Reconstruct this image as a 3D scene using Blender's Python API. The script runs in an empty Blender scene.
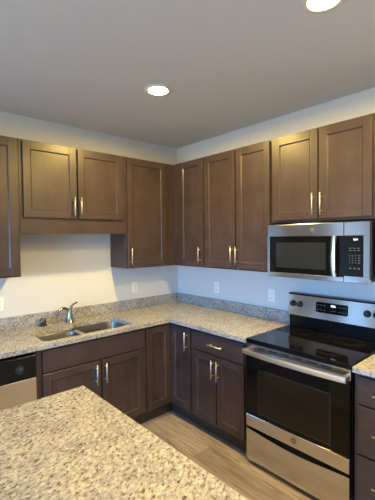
import bpy, bmesh, math, random
from mathutils import Vector, Matrix
random.seed(7)
C = bpy.context.scene.collection
SC = bpy.context.scene
PI = math.pi

# ------------------------------------------------------------------ camera
CAM, YAW, PITCH, ROLL, FPX = (-2.6391, -3.1302, 1.6495), 0.7288, -0.0327, -0.0107, 348.56
fw = Vector((math.sin(YAW)*math.cos(PITCH), math.cos(YAW)*math.cos(PITCH), math.sin(PITCH)))
rt = Vector((math.cos(YAW), -math.sin(YAW), 0)); up = rt.cross(fw)
rt2 = rt*math.cos(ROLL)+up*math.sin(ROLL); up2 = up*math.cos(ROLL)-rt*math.sin(ROLL)
cd = bpy.data.cameras.new('camera'); cam = bpy.data.objects.new('camera', cd); C.objects.link(cam)
m4 = Matrix((rt2, up2, -fw)).transposed().to_4x4(); m4.translation = Vector(CAM)
cam.matrix_world = m4
cd.sensor_fit = 'HORIZONTAL'; cd.sensor_width = 36; cd.lens = FPX/375*36; cd.clip_start = .02
SC.camera = cam

# ------------------------------------------------------------------ light and exposure
LAMP_COL, LAMP_POW = (1.0, .705, .20), 635
DAY_COL, DAY_POW = (.135, .47, 1.0), 29.0
w = bpy.data.worlds.new('sky'); SC.world = w; w.use_nodes = True
GROUND_COL, GROUND_POW = (.93, 1.0, .97), 5.3
wn, wl = w.node_tree.nodes, w.node_tree.links
bg = wn['Background']; bg.inputs[0].default_value = (*DAY_COL, 1); bg.inputs[1].default_value = DAY_POW      # sky
gd = wn.new('ShaderNodeBackground'); gd.inputs[0].default_value = (*GROUND_COL, 1); gd.inputs[1].default_value = GROUND_POW
wt_, ws, wr, wm = wn.new('ShaderNodeTexCoord'), wn.new('ShaderNodeSeparateXYZ'), wn.new('ShaderNodeMapRange'), wn.new('ShaderNodeMixShader')
wr.inputs[1].default_value = -.03; wr.inputs[2].default_value = .03
wl.new(wt_.outputs['Generated'], ws.inputs[0]); wl.new(ws.outputs[2], wr.inputs[0]); wl.new(wr.outputs[0], wm.inputs[0])
wl.new(gd.outputs[0], wm.inputs[1]); wl.new(bg.outputs[0], wm.inputs[2]); wl.new(wm.outputs[0], wn['World Output'].inputs[0])
WIN = (-3.9, -1.5, .05, 2.05)        # window opening in the left wall: y0, y1, z0, z1
pl = bpy.data.lights.new('window_portal', 'AREA'); pl.shape = 'RECTANGLE'
pl.size = WIN[3]-WIN[2]; pl.size_y = WIN[1]-WIN[0]; pl.cycles.is_portal = True
po = bpy.data.objects.new('window_portal', pl); C.objects.link(po)
po.location = (-6.42, (WIN[0]+WIN[1])/2, (WIN[2]+WIN[3])/2); po.rotation_euler = (0, -PI/2, 0)
for lx, ly in ((-1.12, -3.566), (-3.6, -5.2)):      # unseen fill lamps added behind the camera to lift the sink wall
    ld = bpy.data.lights.new('added_fill_lamp', 'AREA'); ld.shape = 'DISK'; ld.size = .126
    ld.color = LAMP_COL; ld.energy = LAMP_POW*PI*PI*.063**2
    lo = bpy.data.objects.new('added_fill_lamp', ld); C.objects.link(lo); lo.location = (lx, ly, 2.690)
vs = SC.view_settings
vs.view_transform = 'Standard'; vs.look = 'None'; vs.gamma = 1; vs.use_curve_mapping = False
vs.exposure = 0.75

# ------------------------------------------------------------------ materials
def mat(name, col=(.5,.5,.5), rough=.5, metal=0, **kw):
    m = bpy.data.materials.new(name); m.use_nodes = True
    b = m.node_tree.nodes['Principled BSDF']
    b.inputs['Base Color'].default_value = (*col, 1); b.inputs['Roughness'].default_value = rough
    b.inputs['Metallic'].default_value = metal
    for k, v in kw.items(): b.inputs[k.replace('_', ' ')].default_value = v
    return m
def nodes(m): return m.node_tree.nodes, m.node_tree.links, m.node_tree.nodes['Principled BSDF']
def coords(m, scale, rot=(0,0,0), kind='Object'):
    N, L, b = nodes(m)
    t = N.new('ShaderNodeTexCoord'); mp = N.new('ShaderNodeMapping')
    mp.inputs['Scale'].default_value = scale; mp.inputs['Rotation'].default_value = rot
    L.new(t.outputs[kind], mp.inputs[0]); return mp.outputs[0]
def noise(m, vec, scale, detail=3, rough=.5, dist=0):
    N, L, b = nodes(m); n = N.new('ShaderNodeTexNoise')
    n.inputs['Scale'].default_value = scale; n.inputs['Detail'].default_value = detail
    n.inputs['Roughness'].default_value = rough; n.inputs['Distortion'].default_value = dist
    L.new(vec, n.inputs['Vector']); return n.outputs['Fac']
def ramp(m, fac, stops, interp='LINEAR'):
    N, L, b = nodes(m); r = N.new('ShaderNodeValToRGB'); r.color_ramp.interpolation = interp
    e = r.color_ramp.elements
    while len(e) < len(stops): e.new(.5)
    for i, (p, c) in enumerate(stops): e[i].position = p; e[i].color = (*c, 1) if len(c) == 3 else c
    L.new(fac, r.inputs[0]); return r.outputs[0]
def mixc(m, fac, a, b_, mode='MIX'):
    N, L, b = nodes(m); x = N.new('ShaderNodeMix'); x.data_type = 'RGBA'; x.blend_type = mode
    if isinstance(fac, (int, float)): x.inputs[0].default_value = fac
    else: L.new(fac, x.inputs[0])
    for i, v in ((6, a), (7, b_)):
        if isinstance(v, tuple): x.inputs[i].default_value = (*v, 1)
        else: L.new(v, x.inputs[i])
    return x.outputs[2]
def bump(m, h, strength, dist=.001):
    N, L, b = nodes(m); x = N.new('ShaderNodeBump'); x.inputs['Strength'].default_value = strength
    x.inputs['Distance'].default_value = dist; L.new(h, x.inputs['Height']); L.new(x.outputs[0], b.inputs['Normal'])
def setcol(m, o): N, L, b = nodes(m); L.new(o, b.inputs['Base Color'])

def wood(name, sc, k=1.0):
    m = mat(name, rough=.36)
    N, L, b = nodes(m)
    v = coords(m, sc)
    g = noise(m, v, 9, 5, .6, .6)
    v2 = coords(m, (1, 1, 1)); cl = noise(m, v2, 7, 2, .5)
    c1 = ramp(m, g, [(.25, (.043*k, .0285*k, .029*k)), (.5, (.054*k, .0365*k, .038*k)), (.75, (.065*k, .045*k, .048*k))])
    c2 = ramp(m, cl, [(.3, (.78, .76, .74)), (.7, (1.14, 1.13, 1.12))])
    oi = N.new('ShaderNodeObjectInfo')
    setcol(m, mixc(m, 1.0, c1, c2, 'MULTIPLY'))
    b.inputs['Coat Weight'].default_value = .06; b.inputs['Coat Roughness'].default_value = .25
    bump(m, g, .03)
    return m
WV = wood('stained_maple_vertical', (4, 4, .35))
WH = wood('stained_maple_horizontal', (.35, 4, 4))
WD = mat('cabinet_interior_shadow_gap', (.05, .032, .022), .6)
TOE = mat('dark_toe_kick', (.035, .028, .025), .45)

def granite(name):
    m = mat(name, rough=.16)
    N, L, b = nodes(m)
    v = coords(m, (1, 1, 1), (0, 0, .6))
    r0 = coords(m, (1, 1, 1), (0, 0, -.55))
    mp = N.new('ShaderNodeMapping'); mp.inputs['Scale'].default_value = (.68, 1, 1); L.new(r0, mp.inputs[0]); vs_ = mp.outputs[0]
    big = noise(m, v, 9, 3, .55, .4)
    mid = noise(m, vs_, 80, 4, .66, .3)
    fine = noise(m, v, 190, 3, .7)
    base = ramp(m, mid, [(.28, (.085, .066, .052)), (.37, (.19, .16, .133)), (.44, (.325, .292, .255)), (.54, (.425, .405, .37)), (.72, (.52, .505, .475))])
    warm = ramp(m, big, [(.32, (.80, .79, .79)), (.5, (.98, .98, .99)), (.66, (1.12, 1.09, 1.0))])
    c = mixc(m, 1.0, base, warm, 'MULTIPLY')
    vo = N.new('ShaderNodeTexVoronoi'); vo.inputs['Scale'].default_value = 120; vo.inputs['Randomness'].default_value = 1
    L.new(vs_, vo.inputs['Vector'])
    sep = N.new('ShaderNodeSeparateColor'); L.new(vo.outputs['Color'], sep.inputs[0])
    dk = ramp(m, sep.outputs[0], [(.0, (1, 1, 1)), (.10, (1, 1, 1)), (.11, (0, 0, 0))], 'LINEAR')
    gate = ramp(m, mid, [(.38, (1, 1, 1)), (.53, (0, 0, 0))])
    dkm = mixc(m, 1.0, dk, gate, 'MULTIPLY')
    c = mixc(m, dkm, c, (.075, .062, .052))
    wt = ramp(m, sep.outputs[1], [(.86, (0, 0, 0)), (.9, (.7, .7, .7))])
    c = mixc(m, wt, c, (.60, .58, .53))
    f2 = ramp(m, fine, [(.3, (.72, .70, .68)), (.5, (1, 1, 1)), (.75, (1.1, 1.1, 1.1))])
    setcol(m, mixc(m, 1.0, mixc(m, 1.0, c, f2, 'MULTIPLY'), (.93, .955, 1.04), 'MULTIPLY'))
    return m
GR = granite('speckled_granite')

def wallpaint(name, col, s=.12):
    m = mat(name, col, .75); v = coords(m, (1, 1, 1)); n = noise(m, v, 130, 3, .6); bump(m, n, s, .002); return m
WALL = wallpaint('wall_paint', (.68, .685, .69))
CEIL = wallpaint('ceiling_orange_peel', (.68, .68, .685), .35)

def floor_mat():
    m = mat('light_oak_planks', rough=.42)
    N, L, b = nodes(m)
    v = coords(m, (1, 1, 1), (0, 0, PI/2))
    br = N.new('ShaderNodeTexBrick'); br.offset = .37; br.inputs['Scale'].default_value = 1
    br.inputs['Brick Width'].default_value = 1.22; br.inputs['Row Height'].default_value = .18
    br.inputs['Mortar Size'].default_value = .0016; br.inputs['Mortar Smooth'].default_value = .3
    br.inputs['Color1'].default_value = (.62, .62, .62, 1); br.inputs['Color2'].default_value = (1, 1, 1, 1)
    br.inputs['Mortar'].default_value = (.35, .35, .35, 1)
    L.new(v, br.inputs['Vector'])
    g = noise(m, coords(m, (9, .7, 1)), 5, 6, .62, 1.0)
    c = ramp(m, g, [(.30, (.17, .135, .137)), (.48, (.305, .258, .27)), (.68, (.42, .375, .40))])
    setcol(m, mixc(m, .75, c, br.outputs['Color'], 'MULTIPLY'))
    bump(m, g, .08)
    return m
FLOOR = floor_mat()

def steel(name, axis, col=(.66, .65, .64), rough=.15):
    m = mat(name, col, rough, 1.0)
    N, L, b = nodes(m)
    sc = {'x': (1, 300, 300), 'z': (300, 300, 1)}[axis]
    n = noise(m, coords(m, sc), 2, 2)
    r = N.new('ShaderNodeMapRange'); r.inputs[3].default_value = rough-.02; r.inputs[4].default_value = rough+.03
    L.new(n, r.inputs[0]); L.new(r.outputs[0], b.inputs['Roughness']);     tg = N.new('ShaderNodeTangent'); tg.direction_type = 'RADIAL'; tg.axis = 'Z'
    L.new(tg.outputs[0], b.inputs['Tangent'])
    b.inputs['Anisotropic'].default_value = .5; b.inputs['Anisotropic Rotation'].default_value = .25
    return m
SSX = steel('brushed_stainless', 'x')
SSZ = steel('brushed_stainless_vertical', 'z')
NICK = mat('satin_nickel', (.70, .69, .67), .5, 1)
CHROME = mat('brushed_faucet_metal', (.34, .315, .285), .26, 1)
DKMET = mat('dull_dark_metal', (.16, .145, .13), .38, 1)
SINKM = mat('satin_sink_steel', (.27, .255, .235), .30, 1)
BLACKG = mat('black_glass', (.004, .004, .0045), .05, 0, Specular_IOR_Level=.22)
BLACKP = mat('black_enamel', (.007, .007, .008), .22, 0, Specular_IOR_Level=.22)
BLACKM = mat('matte_black_plastic', (.012, .012, .013), .5)
WINDOWG = mat('dark_oven_window', (.014, .0115, .009), .08, 0, Specular_IOR_Level=.25)
MICROG = mat('dark_screened_window', (.018, .021, .024), .10, 0, Specular_IOR_Level=.4)
RINGM = mat('printed_burner_ring', (.045, .045, .048), .12)
KEYM = mat('pale_key_print', (.15, .165, .19), .5)
PLATE = mat('white_outlet_plastic', (.90, .90, .88), .35)
SLOT = mat('dark_slot', (.03, .03, .03), .6)
TRIMW = mat('white_light_trim', (.78, .76, .73), .4)
BASEW = mat('white_trim_paint', (.75, .74, .72), .4)
def emis(name, col, s):
    m = mat(name, (0, 0, 0), .5); b = m.node_tree.nodes['Principled BSDF']
    b.inputs['Emission Color'].default_value = (*col, 1); b.inputs['Emission Strength'].default_value = s; return m
LENS = emis('lit_lamp_lens', LAMP_COL, LAMP_POW)
DISP = emis('lit_display_digits', (.75, .92, 1), 1.2)
GLASS = mat('window_glass', (1, 1, 1), .0, 0, Transmission_Weight=1.0, IOR=1.01)

# ------------------------------------------------------------------ mesh building
class MB:
    def __init__(s): s.bm = bmesh.new()
    def box(s, x0, x1, y0, y1, z0, z1, mi=0, bev=0, seg=1):
        x0, x1 = min(x0, x1), max(x0, x1); y0, y1 = min(y0, y1), max(y0, y1); z0, z1 = min(z0, z1), max(z0, z1)
        vs_ = [s.bm.verts.new(p) for p in ((x0,y0,z0),(x1,y0,z0),(x1,y1,z0),(x0,y1,z0),(x0,y0,z1),(x1,y0,z1),(x1,y1,z1),(x0,y1,z1))]
        fs = [s.bm.faces.new([vs_[i] for i in f]) for f in ((3,2,1,0),(4,5,6,7),(0,1,5,4),(1,2,6,5),(2,3,7,6),(3,0,4,7))]
        for f in fs: f.material_index = mi
        if bev:
            es = list({e for f in fs for e in f.edges})
            r = bmesh.ops.bevel(s.bm, geom=es, offset=bev, segments=seg, affect='EDGES', profile=.5)
            for f in r['faces']: f.material_index = mi
        return s
    def quad(s, pts, mi=0):
        f = s.bm.faces.new([s.bm.verts.new(p) for p in pts]); f.material_index = mi; return s
    def loft(s, rings, mi=0, cap0=True, cap1=True, closed=True, smooth=False):
        R = [[s.bm.verts.new(p) for p in r] for r in rings]; n = len(R[0])
        for a, b in zip(R, R[1:]):
            for i in range(n if closed else n-1):
                j = (i+1) % n
                f = s.bm.faces.new((a[i], a[j], b[j], b[i])); f.material_index = mi; f.smooth = smooth
        if cap0: f = s.bm.faces.new(R[0][::-1]); f.material_index = mi
        if cap1: f = s.bm.faces.new(R[-1]); f.material_index = mi
        return s
    def tube(s, pts, rad, seg=12, mi=0, ry=None):
        pts = [Vector(p) for p in pts]
        rad = rad if isinstance(rad, (list, tuple)) else [rad]*len(pts)
        t0 = (pts[1]-pts[0]).normalized()
        a = Vector((0,0,1)) if abs(t0.z) < .9 else Vector((1,0,0))
        u = (a - t0*a.dot(t0)).normalized(); rings = []
        for i, p in enumerate(pts):
            t = (pts[min(i+1, len(pts)-1)]-pts[max(i-1, 0)]).normalized()
            u = (u - t*u.dot(t)).normalized(); v = t.cross(u)
            k = ry if ry else 1
            rings.append([p+u*(rad[i]*math.cos(q))+v*(rad[i]*k*math.sin(q)) for q in [2*PI*j/seg for j in range(seg)]])
        return s.loft(rings, mi, smooth=True)
    def lathe(s, prof, axis, cen, seg=32, mi=0, smooth=False, cap0=True, cap1=True):
        cen = Vector(cen); rings = []
        for r, h in prof:
            ring = []
            for j in range(seg):
                q = 2*PI*j/seg; a, b = r*math.cos(q), r*math.sin(q)
                ring.append(cen+Vector({'z': (a, b, h), 'y': (a, h, b), 'x': (h, a, b)}[axis]))
            rings.append(ring)
        return s.loft(rings, mi, smooth=smooth, cap0=cap0, cap1=cap1)
    def prism(s, poly, axis, a, b, mi=0):
        def P(u, v, h): return {'z': (u, v, h), 'y': (u, h, v), 'x': (h, u, v)}[axis]
        return s.loft([[P(u, v, a) for u, v in poly], [P(u, v, b) for u, v in poly]], mi)
    def slab(s, outer, holes, z0, z1, mi=0):
        bm = s.bm; allv = []
        es = []
        for lp in [outer]+holes:
            v = [bm.verts.new((x, y, z1)) for x, y in lp]; allv.append(v)
            es += [bm.edges.new((v[i], v[(i+1) % len(v)])) for i in range(len(v))]
        top = [f for f in bmesh.ops.triangle_fill(bm, edges=es, use_beauty=True)['geom'] if isinstance(f, bmesh.types.BMFace)]
        low = {}
        for lp in allv:
            for v in lp: low[v] = bm.verts.new((v.co.x, v.co.y, z0))
        for f in top:
            f.material_index = mi
            g = bm.faces.new([low[v] for v in reversed(f.verts)]); g.material_index = mi
        for lp in allv:
            for i in range(len(lp)):
                a, b = lp[i], lp[(i+1) % len(lp)]
                bm.faces.new((a, b, low[b], low[a])).material_index = mi
        return s
    def build(s, name, mats, parent=None, loc=None, rot=None):
        bmesh.ops.recalc_face_normals(s.bm, faces=s.bm.faces[:])
        me = bpy.data.meshes.new(name); s.bm.to_mesh(me); s.bm.free()
        for m in (mats if isinstance(mats, (list, tuple)) else [mats]): me.materials.append(m)
        o = bpy.data.objects.new(name, me); C.objects.link(o)
        if parent: o.parent = parent
        if loc: o.location = loc
        if rot is not None: o.rotation_euler = (0, 0, rot)
        return o
def thing(name, label, cat, loc, rot=0, group=None):
    o = bpy.data.objects.new(name, None); C.objects.link(o); o.empty_display_size = .1
    o.location = loc; o.rotation_euler = (0, 0, rot); o['label'] = label; o['category'] = cat
    if group: o['group'] = group
    return o
def tag(o, label, cat, group=None):
    o['label'] = label; o['category'] = cat
    if group: o['group'] = group
    return o
def struct(o): o['kind'] = 'structure'; return o
def lettering(txt, size, name, m, parent, loc, rot, depth=.0006):
    cu = bpy.data.curves.new(name, 'FONT'); cu.body = txt; cu.size = size; cu.extrude = depth
    cu.align_x = 'CENTER'; cu.align_y = 'CENTER'; cu.shear = .2
    t = bpy.data.objects.new(name, cu); C.objects.link(t)
    me = bpy.data.meshes.new_from_object(t.evaluated_get(bpy.context.evaluated_depsgraph_get()))
    bpy.data.objects.remove(t); bpy.data.curves.remove(cu)
    me.materials.clear(); me.materials.append(m)
    o = bpy.data.objects.new(name, me); C.objects.link(o); o.parent = parent; o.location = loc; o.rotation_euler = rot
    return o
# every wall object is built in the frame of its wall: x to the right, wall at y = 0, front towards -y
RB = -PI/2
def on_right(c): return (0, -c, 0)

# ------------------------------------------------------------------ the setting
ZC = 2.696
RX0, RY0 = -6.4, -6.6
struct(MB().box(RX0, 0, RY0, 0, -.1, 0).build('floor', FLOOR))
struct(MB().box(RX0-.15, .15, RY0-.15, .15, ZC, ZC+.1).build('ceiling', CEIL))
struct(MB().box(RX0-.15, .15, 0, .15, -.1, ZC).build('wall_back', WALL))
struct(MB().box(0, .15, RY0-.15, 0, -.1, ZC).build('wall_right', WALL))
struct(MB().box(RX0-.15, 0, RY0-.15, RY0, -.1, ZC).build('wall_front', WALL))
b = MB(); y0, y1, z0, z1 = WIN
b.box(RX0-.15, RX0, RY0, y0, -.1, ZC).box(RX0-.15, RX0, y1, 0, -.1, ZC).box(RX0-.15, RX0, y0, y1, -.1, z0).box(RX0-.15, RX0, y0, y1, z1, ZC)
struct(b.build('wall_left', WALL))
b = MB()
for yy in (y0, (2*y0+y1)/3-.02, (y0+2*y1)/3-.02, y1-.05): b.box(RX0-.1, RX0-.05, yy, yy+.05, z0, z1)
b.box(RX0-.1, RX0-.05, y0, y1, z0, z0+.05).box(RX0-.1, RX0-.05, y0, y1, z1-.05, z1)
struct(b.build('window_1', BASEW))

b = MB()
for k in range(2): b.box(-4.54+k*.91, -3.635+k*.91, -.04, -.002, .01, 2.12, 0, .003)  # unseen brown panels, added so the steel appliances reflect something dark
struct(b.build('unseen_brown_panel', mat('matte_brown_reflection_panel', (.16, .105, .065), .8)))

# ------------------------------------------------------------------ cabinets
def pull(parent, x, z, yf, length, vertical=True, r=.0049, name='handle'):
    b = MB(); h = length/2; off = .034; q = h*.64
    if vertical:
        b.tube([(x, yf-off, z-h), (x, yf-off, z+h)], r, 10)
        for s in (-1, 1): b.tube([(x, yf, z+s*q), (x, yf-off, z+s*q)], r*.8, 8)
    else:
        b.tube([(x-h, yf-off, z), (x+h, yf-off, z)], r, 10)
        for s in (-1, 1): b.tube([(x+s*q, yf, z), (x+s*q, yf-off, z)], r*.8, 8)
    o = b.build(name, NICK, parent); o['label'] = 'satin nickel bar handle'; return o
def shaker(parent, x0, x1, z0, z1, yb, st=.057, name='door'):
    """door from local y = yb (back) to yb-.02 (front face)"""
    b = MB(); yf = yb-.02; c = .007; d = .009
    bv = .0016
    b.box(x0, x0+st, yf, yb, z0, z1, 0, bv).box(x1-st, x1, yf, yb, z0, z1, 0, bv)
    b.box(x0+st, x1-st, yf, yb, z0, z0+st, 1, bv).box(x0+st, x1-st, yf, yb, z1-st, z1, 1, bv)
    a0, a1, c0, c1 = x0+st, x1-st, z0+st, z1-st
    b.box(a0-.004, a1+.004, yf+d, yb-.002, c0-.004, c1+.004, 0)
    i0, i1, k0, k1 = a0+c, a1-c, c0+c, c1-c; yp = yf+d-.0004; yo = yf+.0016
    b.quad([(a0,yo,c0),(i0,yp,k0),(i0,yp,k1),(a0,yo,c1)], 0).quad([(a1,yo,c0),(i1,yp,k0),(i1,yp,k1),(a1,yo,c1)], 0)
    b.quad([(a0,yo,c0),(a1,yo,c0),(i1,yp,k0),(i0,yp,k0)], 1).quad([(a0,yo,c1),(a1,yo,c1),(i1,yp,k1),(i0,yp,k1)], 1)
    return b.build(name, [WV, WH], parent)
def slab_front(parent, x0, x1, z0, z1, yb, name='drawer_front'):
    return MB().box(x0, x1, yb-.02, yb, z0, z1, 0, .0025, 2).build(name, WH, parent)
def face_frame(parent, w, z0, z1, yb, stiles, rails, name='face_frame'):
    """stiles: list of (x0,x1); rails: list of (z0,z1); 19 mm thick in front of the box"""
    b = MB()
    for x0, x1 in stiles: b.box(x0, x1, yb-.019, yb, z0, z1, 0)
    for a, c in rails:
        for (p, q) in zip(stiles, stiles[1:]): b.box(p[1], q[0], yb-.019, yb, a, c, 1)
    return b.build(name, [WV, WH], parent)
UD = .3065                        # upper cabinet depth to the face frame
UB, UT = 1.372, 2.418
def upper(name, label, loc, rot, w, z0, z1, doors, stiles, group, frame_rails=None, box_z0=None, x_from=0.0):
    t = thing(name, label, 'cabinet', loc, rot, group)
    bz = z0 if box_z0 is None else box_z0
    MB().box(x_from, w, -UD+.019, -.002, bz, z1, 0, .001).build('cabinet_box', WV, t)
    face_frame(t, w, z0, z1, -UD+.019, stiles, frame_rails or [(z0, z0+.035), (z1-.035, z1)])
    for (x0, x1, a, c, hx, hz) in doors:
        d = shaker(t, x0, x1, a, c, -UD)
        if hx is not None: pull(d, hx, hz, -UD-.02, .155)
    return t
GU = 'dark stained upper cabinets'
# back wall, left to right
upper('wall_cabinet', 'tall brown upper cabinet at far left edge of the photo, above the dishwasher', (-2.43, 0, 0), 0, .607, UB, UT,
      [(.018, .590, UB+.012, UT-.012, .05, 1.486)], [(0, .038), (.569, .607)], GU)
upper('wall_cabinet', 'short brown two-door upper cabinet with deep bottom rail hanging over the sink', (-1.819, 0, 0), 0, .932, 1.70, UT,
      [(.024, .446, 1.826, UT-.012, .416, 1.923), (.461, .887, 1.826, UT-.012, .473, 1.925)],
      [(0, .038), (.43, .478), (.894, .932)], GU, [(1.70, 1.84), (UT-.035, UT)], 1.815)
upper('wall_cabinet', 'tall single-door brown upper cabinet on the back wall, right of the sink', (-.885, 0, 0), 0, .5765, UB, UT,
      [(.008, .462, UB+.008, UT-.012, .028, 1.486)], [(0, .038), (.42, .5765)], GU)
# right wall
upper('wall_cabinet', 'narrow single-door brown upper cabinet in the corner of the two walls', on_right(0), RB, .764, UB, UT,
      [(.42, .758, UB+.012, UT-.012, .727, 1.493)], [(UD+.001, .44), (.735, .764)], GU, x_from=.003)
upper('wall_cabinet', 'tall two-door brown upper cabinet between the corner cabinet and the microwave', on_right(.766), RB, .752, UB, UT,
      [(.018, .388, UB+.012, UT-.012, .364, 1.502), (.401, .744, UB+.012, UT-.012, .420, 1.499)], [(0, .03), (.37, .42), (.722, .752)], GU)
upper('wall_cabinet', 'short two-door brown upper cabinet directly above the microwave', on_right(1.521), RB, .761, 1.762, UT,
      [(.022, .388, 1.781, UT-.012, .365, 1.883), (.399, .750, 1.781, UT-.012, .424, 1.881)], [(0, .03), (.37, .42), (.731, .761)], GU)
upper('wall_cabinet', 'tall brown upper cabinet at right edge of the photo, past the microwave', on_right(2.286), RB, .38, UB, UT,
      [(.014, .366, UB+.012, UT-.012, .34, 1.49)], [(0, .038), (.342, .38)], GU)

# base cabinets
BD, TZ = .612, .112
def base_box(t, w, toe=True, x0=0.0):
    MB().box(x0, w, -BD+.019, -.003, TZ, .880).build('cabinet_box', WV, t)
    if toe: MB().box(x0, w, -.562, -.52, .001, TZ).build('toe_kick', TOE, t)
GB = 'dark stained base cabinets'
DZ0, DZ1, RZ0, RZ1 = .132, .695, .708, .862
t = thing('base_cabinet', 'brown sink base cabinet with wide false drawer front above two doors', 'cabinet', (-1.829, 0, 0), 0, GB)
# the box is open at the top so that the sink bowls hang inside it
b = MB(); b.box(0, .018, -BD+.019, -.003, TZ, .880).box(.895, .912, -BD+.019, -.003, TZ, .880).box(.018, .895, -.02, -.003, TZ, .880).box(.018, .895, -BD+.019, -.02, TZ, TZ+.018)
b.build('cabinet_box', WV, t); MB().box(0, .912, -.562, -.52, .001, TZ).build('toe_kick', TOE, t)
face_frame(t, .912, TZ, .880, -BD+.019, [(0, .05), (.46, .52), (.875, .912)], [(TZ, .15), (.68, .72), (.85, .88)])
slab_front(t, .043, .905, RZ0, RZ1, -BD)
d = shaker(t, .043, .490, DZ0, DZ1, -BD); pull(d, .442, .594, -BD-.02, .158)
d = shaker(t, .502, .905, DZ0, DZ1, -BD); pull(d, .497+.026, .592, -BD-.02, .158)

t = thing('base_cabinet', 'brown L-shaped corner base cabinet with folding door under the counter corner', 'cabinet', (0, 0, 0), 0, GB)
q = BD-.019
MB().prism([(-.914, -.003), (-.914, -q), (-q, -q), (-q, -.914), (-.003, -.914), (-.003, -.003)], 'z', TZ, .880).build('cabinet_box', WV, t)
b = MB(); b.box(-.914, -.52, -.562, -.52, .001, TZ).box(-.562, -.52, -.914, -.562, .001, TZ); b.build('toe_kick', TOE, t)
b = MB(); b.box(-.914, -.885, -BD, -q, TZ, .88, 0).box(-BD, -q, -.914, -.89, TZ, .88, 0).box(-.885, -BD, -BD, -q, TZ, .15, 1).box(-.885, -BD, -BD, -q, .85, .88, 1)
b.box(-BD, -q, -.89, -BD, TZ, .15, 1).box(-BD, -q, -.89, -BD, .85, .88, 1); b.build('face_frame', [WV, WH], t)
d = shaker(t, -.895, -BD-.021, DZ0, RZ1, -BD, name='door')
d = shaker(t, BD+.021, .893, DZ0, RZ1, -BD, name='door'); d.rotation_euler = (0, 0, RB)
pull(d, .862, .752, -BD-.02, .158)

t = thing('base_cabinet', 'brown base cabinet with drawer over two doors, left of the range', 'cabinet', on_right(.916), RB, GB)
base_box(t, .606)
face_frame(t, .606, TZ, .880, -BD+.019, [(0, .03), (.27, .33), (.576, .606)], [(TZ, .15), (.68, .72), (.85, .88)])
f = slab_front(t, .010, .575, RZ0, RZ1, -BD, 'drawer'); pull(f, .305, .787, -BD-.02, .158, False)
d = shaker(t, .010, .288, DZ0, DZ1, -BD); pull(d, .268, .592, -BD-.02, .158)
d = shaker(t, .300, .575, DZ0, DZ1, -BD); pull(d, .326, .592, -BD-.02, .158)

t = thing('base_cabinet', 'brown three-drawer base cabinet at right edge of the photo, right of the range', 'cabinet', on_right(2.292), RB, GB)
base_box(t, .38)
face_frame(t, .38, TZ, .880, -BD+.019, [(0, .03), (.35, .38)], [(TZ, .15), (.68, .72), (.40, .43), (.85, .88)])
for a, c, hz in ((RZ0, RZ1, .785), (.420, .697, .563), (.132, .409, .272)):
    f = slab_front(t, .022, .36, a, c, -BD, 'drawer'); pull(f, .191, hz, -BD-.02, .158, False)

# island
IX, IY, IX0, IY0 = -1.878, -1.478, -3.75, -2.78
t = thing('kitchen_island', 'large kitchen island with speckled beige granite top in the foreground', 'kitchen island', (-2.8, -2.1, 0))
MB().box(-.93, .88, -.38, .56, .10, .880).build('painted_base', mat('painted_island_panel', (.72, .70, .66), .5), t)
MB().box(-.935, .885, -.385, .565, .001, .10, 0, .003).build('skirting', BASEW, t)
MB().box(IX0+2.8, IX+2.8, IY0+2.1, IY+2.1, .882, .914, 0, .003, 2).build('island_top', GR, t)

# ------------------------------------------------------------------ countertops and sink
def rrect(x0, x1, y0, y1, r, n=6):
    p = []
    for cx, cy, a in ((x1-r, y1-r, 0), (x0+r, y1-r, PI/2), (x0+r, y0+r, PI), (x1-r, y0+r, 1.5*PI)):
        for i in range(n+1): p.append((cx+r*math.cos(a+PI/2*i/n), cy+r*math.sin(a+PI/2*i/n)))
    return p
CD = .647
LB = (-1.755, -1.412, -.575, -.275)      # left bowl x0 x1 y0 y1
RBW = (-1.388, -.985, -.575, -.205)      # right bowl
def arc(cx, cy, r, a0, a1, n=6): return [(cx+r*math.cos(a0+(a1-a0)*i/n), cy+r*math.sin(a0+(a1-a0)*i/n)) for i in range(n+1)]
r = .05
hole = (arc(RBW[1]-r, RBW[2]+r, r, -PI/2, 0) + arc(RBW[1]-r, RBW[3]-r, r, 0, PI/2) + arc(RBW[0]+.035, RBW[3]-.05, .05, PI/2, PI, 4)
        + arc(LB[0]+r, LB[3]-r, r, PI/2, PI) + arc(LB[0]+r, LB[2]+r, r, PI, 1.5*PI))
t = thing('countertop', 'L-shaped speckled beige granite countertop along both walls, with the sink cut in', 'countertop', (0, 0, 0))
xl = -2.45
b = MB().slab([(xl, -.002), (xl, -CD), (-CD, -CD), (-CD, -1.523), (-.002, -1.523), (-.002, -.002)], [hole[::-1]], .882, .914)
b.build('countertop_slab', GR, t)
tag(MB().box(xl, -.0225, -.021, -.002, .9145, 1.016, 0, .002).build('backsplash', GR), 'low granite backsplash strip along the back wall behind the sink', 'backsplash', 'granite backsplash strips')
tag(MB().box(-.021, -.002, -1.523, -.002, .9145, 1.016, 0, .002).build('backsplash', GR), 'low granite backsplash strip along the right wall, between the corner and the range', 'backsplash', 'granite backsplash strips')
t = thing('countertop', 'short piece of speckled granite countertop to the right of the range', 'countertop', on_right(2.290), RB)
MB().box(0, .40, -CD, -.002, .882, .914, 0, .002).build('countertop_slab', GR, t)
MB().box(0, .40, -.021, -.002, .914, 1.016, 0, .002).build('backsplash', GR, t)

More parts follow.
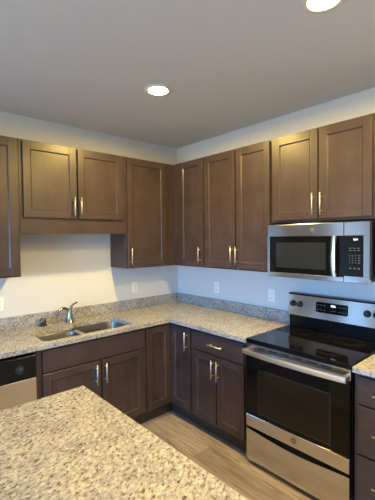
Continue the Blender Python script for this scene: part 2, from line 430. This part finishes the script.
t = thing('kitchen_sink', 'double-bowl stainless steel sink set under the granite counter', 'sink', (-1.36, -.38, .70))
def bowl(x0, x1, y0, y1, zb):
    b = MB(); o = Vector((-1.36, -.38, .70))
    def ring(dx, rr, z): return [Vector((x, y, z))-o for x, y in rrect(x0+dx, x1-dx, y0+dx, y1-dx, rr)]
    b.loft([ring(-.010, .075, .8815), ring(-.002, .07, .8815), ring(.0, .07, .876), ring(.008, .065, zb+.03), ring(.016, .06, zb+.010), ring(.035, .045, zb)], 0, False, True, smooth=True)
    # outside of the bowl
    b.loft([ring(-.010, .075, .8813), ring(-.003, .07, .874), ring(.004, .065, zb+.028), ring(.03, .05, zb-.003)], 0, False, True, smooth=True)
    bw = b.build('bowl', SINKM, t)
    cx, cy = (x0+x1)/2, (y0+y1)/2
    MB().lathe([(.045, .0005), (.045, .003), (.036, .003), (.030, .001)], 'z', Vector((cx, cy, zb))-o, 24).build('drain', CHROME, bw)
SIL = mat('lamp_glint_steel', (.66, .64, .60), .38, 1)  # lamp reflection on the divider put into a lighter steel colour
MB().box(LB[1]-.006+1.36, RBW[0]+.006+1.36, LB[2]+.05+.38, LB[3]-.02+.38, .172, .1835, 0, .005, 2).build('divider', SIL, t)
bowl(*LB, .715); bowl(*RBW, .690)

# faucet
FX, FY = -1.368, -.118
t = thing('faucet', 'brushed metal single-lever kitchen faucet with curved spout behind the sink', 'faucet', (FX, FY, .914))
MB().lathe([(.041, .0), (.041, .005), (.034, .012), (.027, .05), (.022, .09), (.019, .108), (.011, .116)], 'z', (0,0,0), 20, smooth=True).build('faucet_body', CHROME, t)
sd = Vector((-.97, -.24, 0))
pts = [sd*d_+Vector((0, 0, z_)) for d_, z_ in ((0, .080), (.008, .098), (.024, .118), (.045, .131), (.068, .136), (.090, .132), (.108, .120), (.120, .102), (.124, .084))]
MB().tube(pts, [.013, .013, .0125, .0125, .0125, .0125, .013, .0135, .0135], 12).build('spout', CHROME, t)
MB().tube([(.004, 0, .106), (.012, .004, .126), (.026, .006, .145), (.046, .006, .160), (.074, .004, .170)], [.013, .012, .010, .0095, .0075], 10).build('lever', CHROME, t)
t = thing('air_gap', 'small metal air gap cap on the counter behind left sink bowl', 'air gap', (-1.592, -.085, .914))
MB().lathe([(.036, 0), (.036, .006), (.029, .010)], 'z', (0,0,0), 20, smooth=True).build('base_ring', DKMET, t)
MB().lathe([(.028, .006), (.028, .050), (.024, .062), (.008, .068)], 'z', (0,0,0), 20, smooth=True).build('cap', DKMET, t)

# ------------------------------------------------------------------ dishwasher
t = thing('dishwasher', 'stainless dishwasher with black control panel and dial at the left edge', 'dishwasher', (-2.432, 0, 0))
MB().box(0, .598, -.58, -.01, .10, .870).build('tub', BLACKM, t)
MB().box(.002, .596, -.53, -.48, .001, .10).build('toe_kick', BLACKM, t)
d = MB().box(.004, .598, -.638, -.58, .105, .700, 0, .004, 2).build('door', SSX, t)
p = MB().box(.004, .598, -.642, -.58, .703, .862, 0, .008, 3).build('control_panel', BLACKP, t); p['label'] = 'glossy black control panel'
MB().box(.02, .585, -.648, -.640, .845, .857, 0, .002).build('panel_lip', BLACKP, p)
k = MB().lathe([(.030, 0), (.030, -.004), (.024, -.006), (.022, -.022), (.016, -.025)], 'y', (.490, -.642, .775), 28, smooth=False).build('dial', BLACKM, p)
b = MB().box(.4885, .4915, -.6685, -.666, .777, .793)
b.build('dial_marking', KEYM, k)

# ------------------------------------------------------------------ range
W = .756
t = thing('range', 'freestanding stainless and black electric range with glass cooktop', 'range', on_right(1.528), RB)
MB().box(.003, W-.003, -.615, -.03, .035, .905, 0, .002).build('body', BLACKP, t)
for x in (.04, W-.04):
    for y in (-.535, -.08): MB().lathe([(.018, .001), (.018, .036)], 'z', (x, y, 0), 12).build('foot', BLACKM, t)
MB().box(.01, W-.01, -.60, -.56, .004, .04).build('kick_plate', BLACKM, t)
ck = MB().box(0, W, -.648, -.055, .893, .922, 0, .005, 3).build('cooktop', BLACKG, t); ck['label'] = 'black glass cooktop'
b = MB()
for x, y, rr in ((.20, -.48, .115), (.20, -.48, .075), (.56, -.48, .095), (.20, -.21, .08), (.56, -.21, .10), (.56, -.21, .065), (.38, -.17, .05)):
    b.lathe([(rr, .9221), (rr, .9224), (rr-.003, .9224), (rr-.003, .9221)], 'z', (x, y, 0), 40, cap0=False, cap1=False)
b.build('burner_rings', RINGM, ck)
# vent trim between cooktop and door
tr = MB().box(.006, W-.006, -.640, -.60, .822, .890, 0, .003).build('vent_trim', SSX, t)
b = MB()
for i in range(6): b.box(.10+i*.095, .165+i*.095, -.6412, -.63, .866, .873)
b.build('vent_slot', BLACKM, tr)
# oven door
d = MB().box(.006, W-.006, -.652, -.617, .372, .820, 0, .003, 2).build('oven_door', BLACKG, t); d['label'] = 'black glass oven door'
win = MB().box(.115, .635, -.6535, -.651, .405, .715, 0, .001).build('oven_window', WINDOWG, d)
b = MB(); b.box(.112, .638, -.6532, -.651, .715, .718).box(.112, .638, -.6532, -.651, .402, .405).box(.112, .115, -.6532, -.651, .405, .715).box(.635, .638, -.6532, -.651, .405, .715)
b.build('window_border', RINGM, d)
st = MB().box(.006, W-.006, -.655, -.617, .283, .371, 0, .003, 2).build('door_trim', SSX, d); st['label'] = 'stainless strip below the oven glass'
em = MB().lathe([(.019, 0), (.019, -.0015), (.016, -.0015), (.016, -.0008)], 'y', (.395, -.655, .330), 28).build('emblem', mat('grey_badge', (.25, .24, .23), .4, 1), d)
lettering('GE', .018, 'monogram', NICK, em, (.395, -.6560, .330), (PI/2, 0, 0))
# bowed flat handle
b = MB(); rings = []
N_ = 24
for i in range(N_+1):
    u = i/N_; x = .008+u*(W-.016); bow = .022*(1-(2*u-1)**2)
    y = -.690-bow; th = .012
    zz = .822
    rings.append([(x, y, zz), (x, y-th*.6, zz+.002), (x, y-th, zz+.010), (x, y-th, zz+.026), (x, y-th*.6, zz+.034), (x, y, zz+.036)])
b.loft(rings, 0, smooth=False)
for x in (.008, W-.038): b.box(x, x+.03, -.697, -.645, .826, .854, 0, .003)
hd = b.build('handle', steel('bright_handle_steel', 'x', (.80, .80, .80), .32), d); hd['label'] = 'bowed stainless oven handle'
# storage drawer with a dipped top edge
poly = [(.006, .036), (W-.006, .036), (W-.006, .262)]
for i in range(1, 20):
    u = 1-i/20; poly.append((.006+u*(W-.012), .262-.024*math.sin(PI*u)**1.3))
poly.append((.006, .262))
dr = MB().prism(poly, 'y', -.652, -.617).build('storage_drawer', SSX, t); dr['label'] = 'stainless storage drawer'
# backguard
bgp = MB().prism([(-.006, .90), (-.065, .90), (-.065, 1.01), (-.055, 1.19), (-.006, 1.19)], 'x', .0, W).build('backguard', BLACKP, t)
# (prism on x: u = y, v = z)
pn = MB().prism([(-.055, 1.016), (-.092, 1.016), (-.078, 1.181), (-.045, 1.181)], 'x', .004, W-.004).build('control_panel', SSX, bgp); pn['label'] = 'stainless control panel'
MB().prism([(-.006, 1.180), (-.079, 1.180), (-.076, 1.192), (-.006, 1.192)], 'x', .0, W).build('top_trim', BLACKP, bgp)
def pf(z): return -.092+(z-1.016)/.165*.014       # panel face y at height z
for x in (.046, .107, .628, .690):
    z = 1.108
    k = MB().lathe([(.025, 0), (.025, -.005), (.021, -.008), (.019, -.024), (.015, -.026)], 'y', (x, pf(z), z), 24, smooth=False).build('knob', BLACKM, bgp)
    MB().box(x-.0018, x+.0018, pf(z)-.0275, pf(z)-.02, z, z+.018).build('knob_pointer', KEYM, k)
dp = MB().loft([[(x, pf(z)-.0003, z) for x, z in rrect(.244, .494, 1.066, 1.147, .012)], [(x, pf(z)-.003, z) for x, z in rrect(.246, .492, 1.068, 1.145, .011)]]).build('display', BLACKG, bgp)
b = MB()
for i, x in enumerate((.366, .376, .386)): b.box(x, x+.008, pf(1.126)-.0036, pf(1.126)-.0028, 1.117, 1.133)
b.box(.399, .402, pf(1.126)-.0036, pf(1.126)-.0028, 1.116, 1.130)
b.build('display_digits', DISP, dp)
KEYD = mat('dim_key_print', (.16, .17, .18), .5)
for z in (1.088, 1.124):
    for x in (.262, .288, .314, .432, .456, .478): MB().box(x-.007, x+.007, pf(z)-.0034, pf(z)-.0028, z-.0016, z+.0016).build('key', KEYD, dp)
MB().box(.365, .405, pf(1.09)-.0034, pf(1.09)-.0028, 1.088, 1.0905).build('key', KEYD, dp)

# ------------------------------------------------------------------ microwave
W = .752; F = -.3726
t = thing('microwave', 'stainless over-the-range microwave mounted under the short upper cabinet', 'microwave', on_right(1.5245), RB)
MB().box(.003, W-.003, -.340, -.004, 1.362, 1.7455, 0, .003).build('housing', mat('dark_grey_housing', (.03, .03, .032), .4), t)
DX = .590                                           # door / control side split
d = MB()
d.box(0, DX, F, -.341, 1.656, 1.7465, 0, .004, 2).box(0, DX, F, -.341, 1.352, 1.388, 0, .004, 2).box(0, .022, F, -.341, 1.386, 1.658, 0)
d.box(.022, DX, F+.004, -.341, 1.386, 1.658, 1)
d = d.build('door', [SSX, BLACKG], t)
MB().box(.075, .468, F+.0025, F+.006, 1.425, 1.612, 0, .001).build('door_window', MICROG, d)
b = MB(); rings = []
for i in range(13):
    u = i/12; z = 1.388+u*.268; yb = F-.020-.012*(1-(2*u-1)**2)
    rings.append([(.517, yb+.006, z), (.521, yb-.004, z), (.534, yb-.007, z), (.547, yb-.004, z), (.551, yb+.006, z)])
b.loft(rings, 0)
for z in (1.392, 1.636): b.box(.521, .547, F-.022, F+.004, z, z+.018, 0, .002)
h = b.build('handle', steel('bright_pull_steel', 'z', (.74, .74, .74), .22), d); h['label'] = 'vertical stainless door handle'
em = MB().lathe([(.021, 0), (.021, -.0015), (.017, -.0015), (.017, -.0008)], 'y', (.372, F, 1.702), 28).build('emblem', mat('grey_emblem', (.25, .24, .22), .4, 1), d)
lettering('GE', .016, 'monogram', NICK, em, (.372, F-.001, 1.702), (PI/2, 0, 0))
c = MB()
c.box(DX+.002, W, F, -.341, 1.656, 1.7465, 0, .004, 2).box(DX+.002, W, F, -.341, 1.352, 1.397, 0, .004, 2).box(.716, W, F, -.341, 1.395, 1.658, 0)
c = c.build('control_frame', SSX, t)
p = MB().box(DX-.02, .716, F+.002, -.341, 1.397, 1.656, 0, .001).build('control_panel', BLACKG, t)
p.location = (0, -.0012, 0)
yk0, yk1 = F+.0014, F+.0024
b = MB(); b.box(.654, .672, yk0, yk1, 1.627, 1.638).box(.675, .681, yk0, yk1, 1.628, 1.637); b.build('display_digits', DISP, p)
def key(x, z, hw, hh): MB().box(x-hw, x+hw, yk0, yk1, z-hh, z+hh).build('key', KEYM, p)
for z in (1.577, 1.562):
    for x in (.634, .660, .686): key(x, z, .007, .0016)
for z in (1.531, 1.515, 1.499, 1.483):
    for x in (.631, .649, .667): key(x, z, .0022, .0026)
    key(.689, z, .007, .0016)
for x in (.634, .661, .688): key(x, 1.447, .006, .0028)
MB().box(.20, .52, -.36, -.20, 1.350, 1.362, 0, .002).build('vent_grille', BLACKM, t)

# ------------------------------------------------------------------ outlets
def outlet(label, loc, rot):
    t = thing('wall_outlet', label, 'outlet', loc, rot, 'white outlets above the counter')
    p = MB().box(-.036, .036, -.006, -.0005, -.058, .058, 0, .003, 2).build('cover_plate', PLATE, t)
    for z in (-.020, .020):
        r_ = MB().loft([[(x, -.0055, zz) for x, zz in rrect(-.017, .017, z-.0145, z+.0145, .008)], [(x, -.0085, zz) for x, zz in rrect(-.0165, .0165, z-.014, z+.014, .008)]]).build('receptacle', PLATE, p)
        b = MB().box(-.008, -.006, -.0089, -.008, z-.003, z+.006).box(.006, .008, -.0089, -.008, z-.003, z+.005).lathe([(.0026, -.008), (.0026, -.0089)], 'y', (0, 0, z-.008), 10)
        b.build('slots', SLOT, r_)
    MB().lathe([(.003, -.0055), (.003, -.0068)], 'y', (0, 0, 0), 10).build('screw', NICK, p)
    return t
outlet('white wall outlet on the back wall at left edge, left of the sink', (-1.905, 0, 1.130), 0)
outlet('white wall outlet on the back wall, under the tall cabinet right of sink', (-.600, 0, 1.140), 0)
outlet('white wall outlet on the right wall near the corner', (0, -.627, 1.137), RB)
outlet('white wall outlet on the right wall beside the range', (0, -1.305, 1.131), RB)

# ------------------------------------------------------------------ recessed lights
def downlight(label, x, y):
    t = thing('recessed_light', label, 'ceiling light', (x, y, ZC), 0, 'recessed ceiling lights')
    MB().lathe([(.095, -.0005), (.094, -.004), (.080, -.008), (.068, -.008), (.0635, -.005), (.0635, -.0005)], 'z', (0,0,0), 40, smooth=True).build('trim_ring', TRIMW, t)
    l = MB().lathe([(.0632, -.002), (.0632, -.0048), (.050, -.0052)], 'z', (0,0,0), 40, cap0=False).build('lens', LENS, t); l['label'] = 'glowing warm white lens'
downlight('round lit recessed ceiling light near the middle of the ceiling', -1.128, -1.145)
downlight('round lit recessed ceiling light cut off by top edge of photo', -1.140, -2.368)
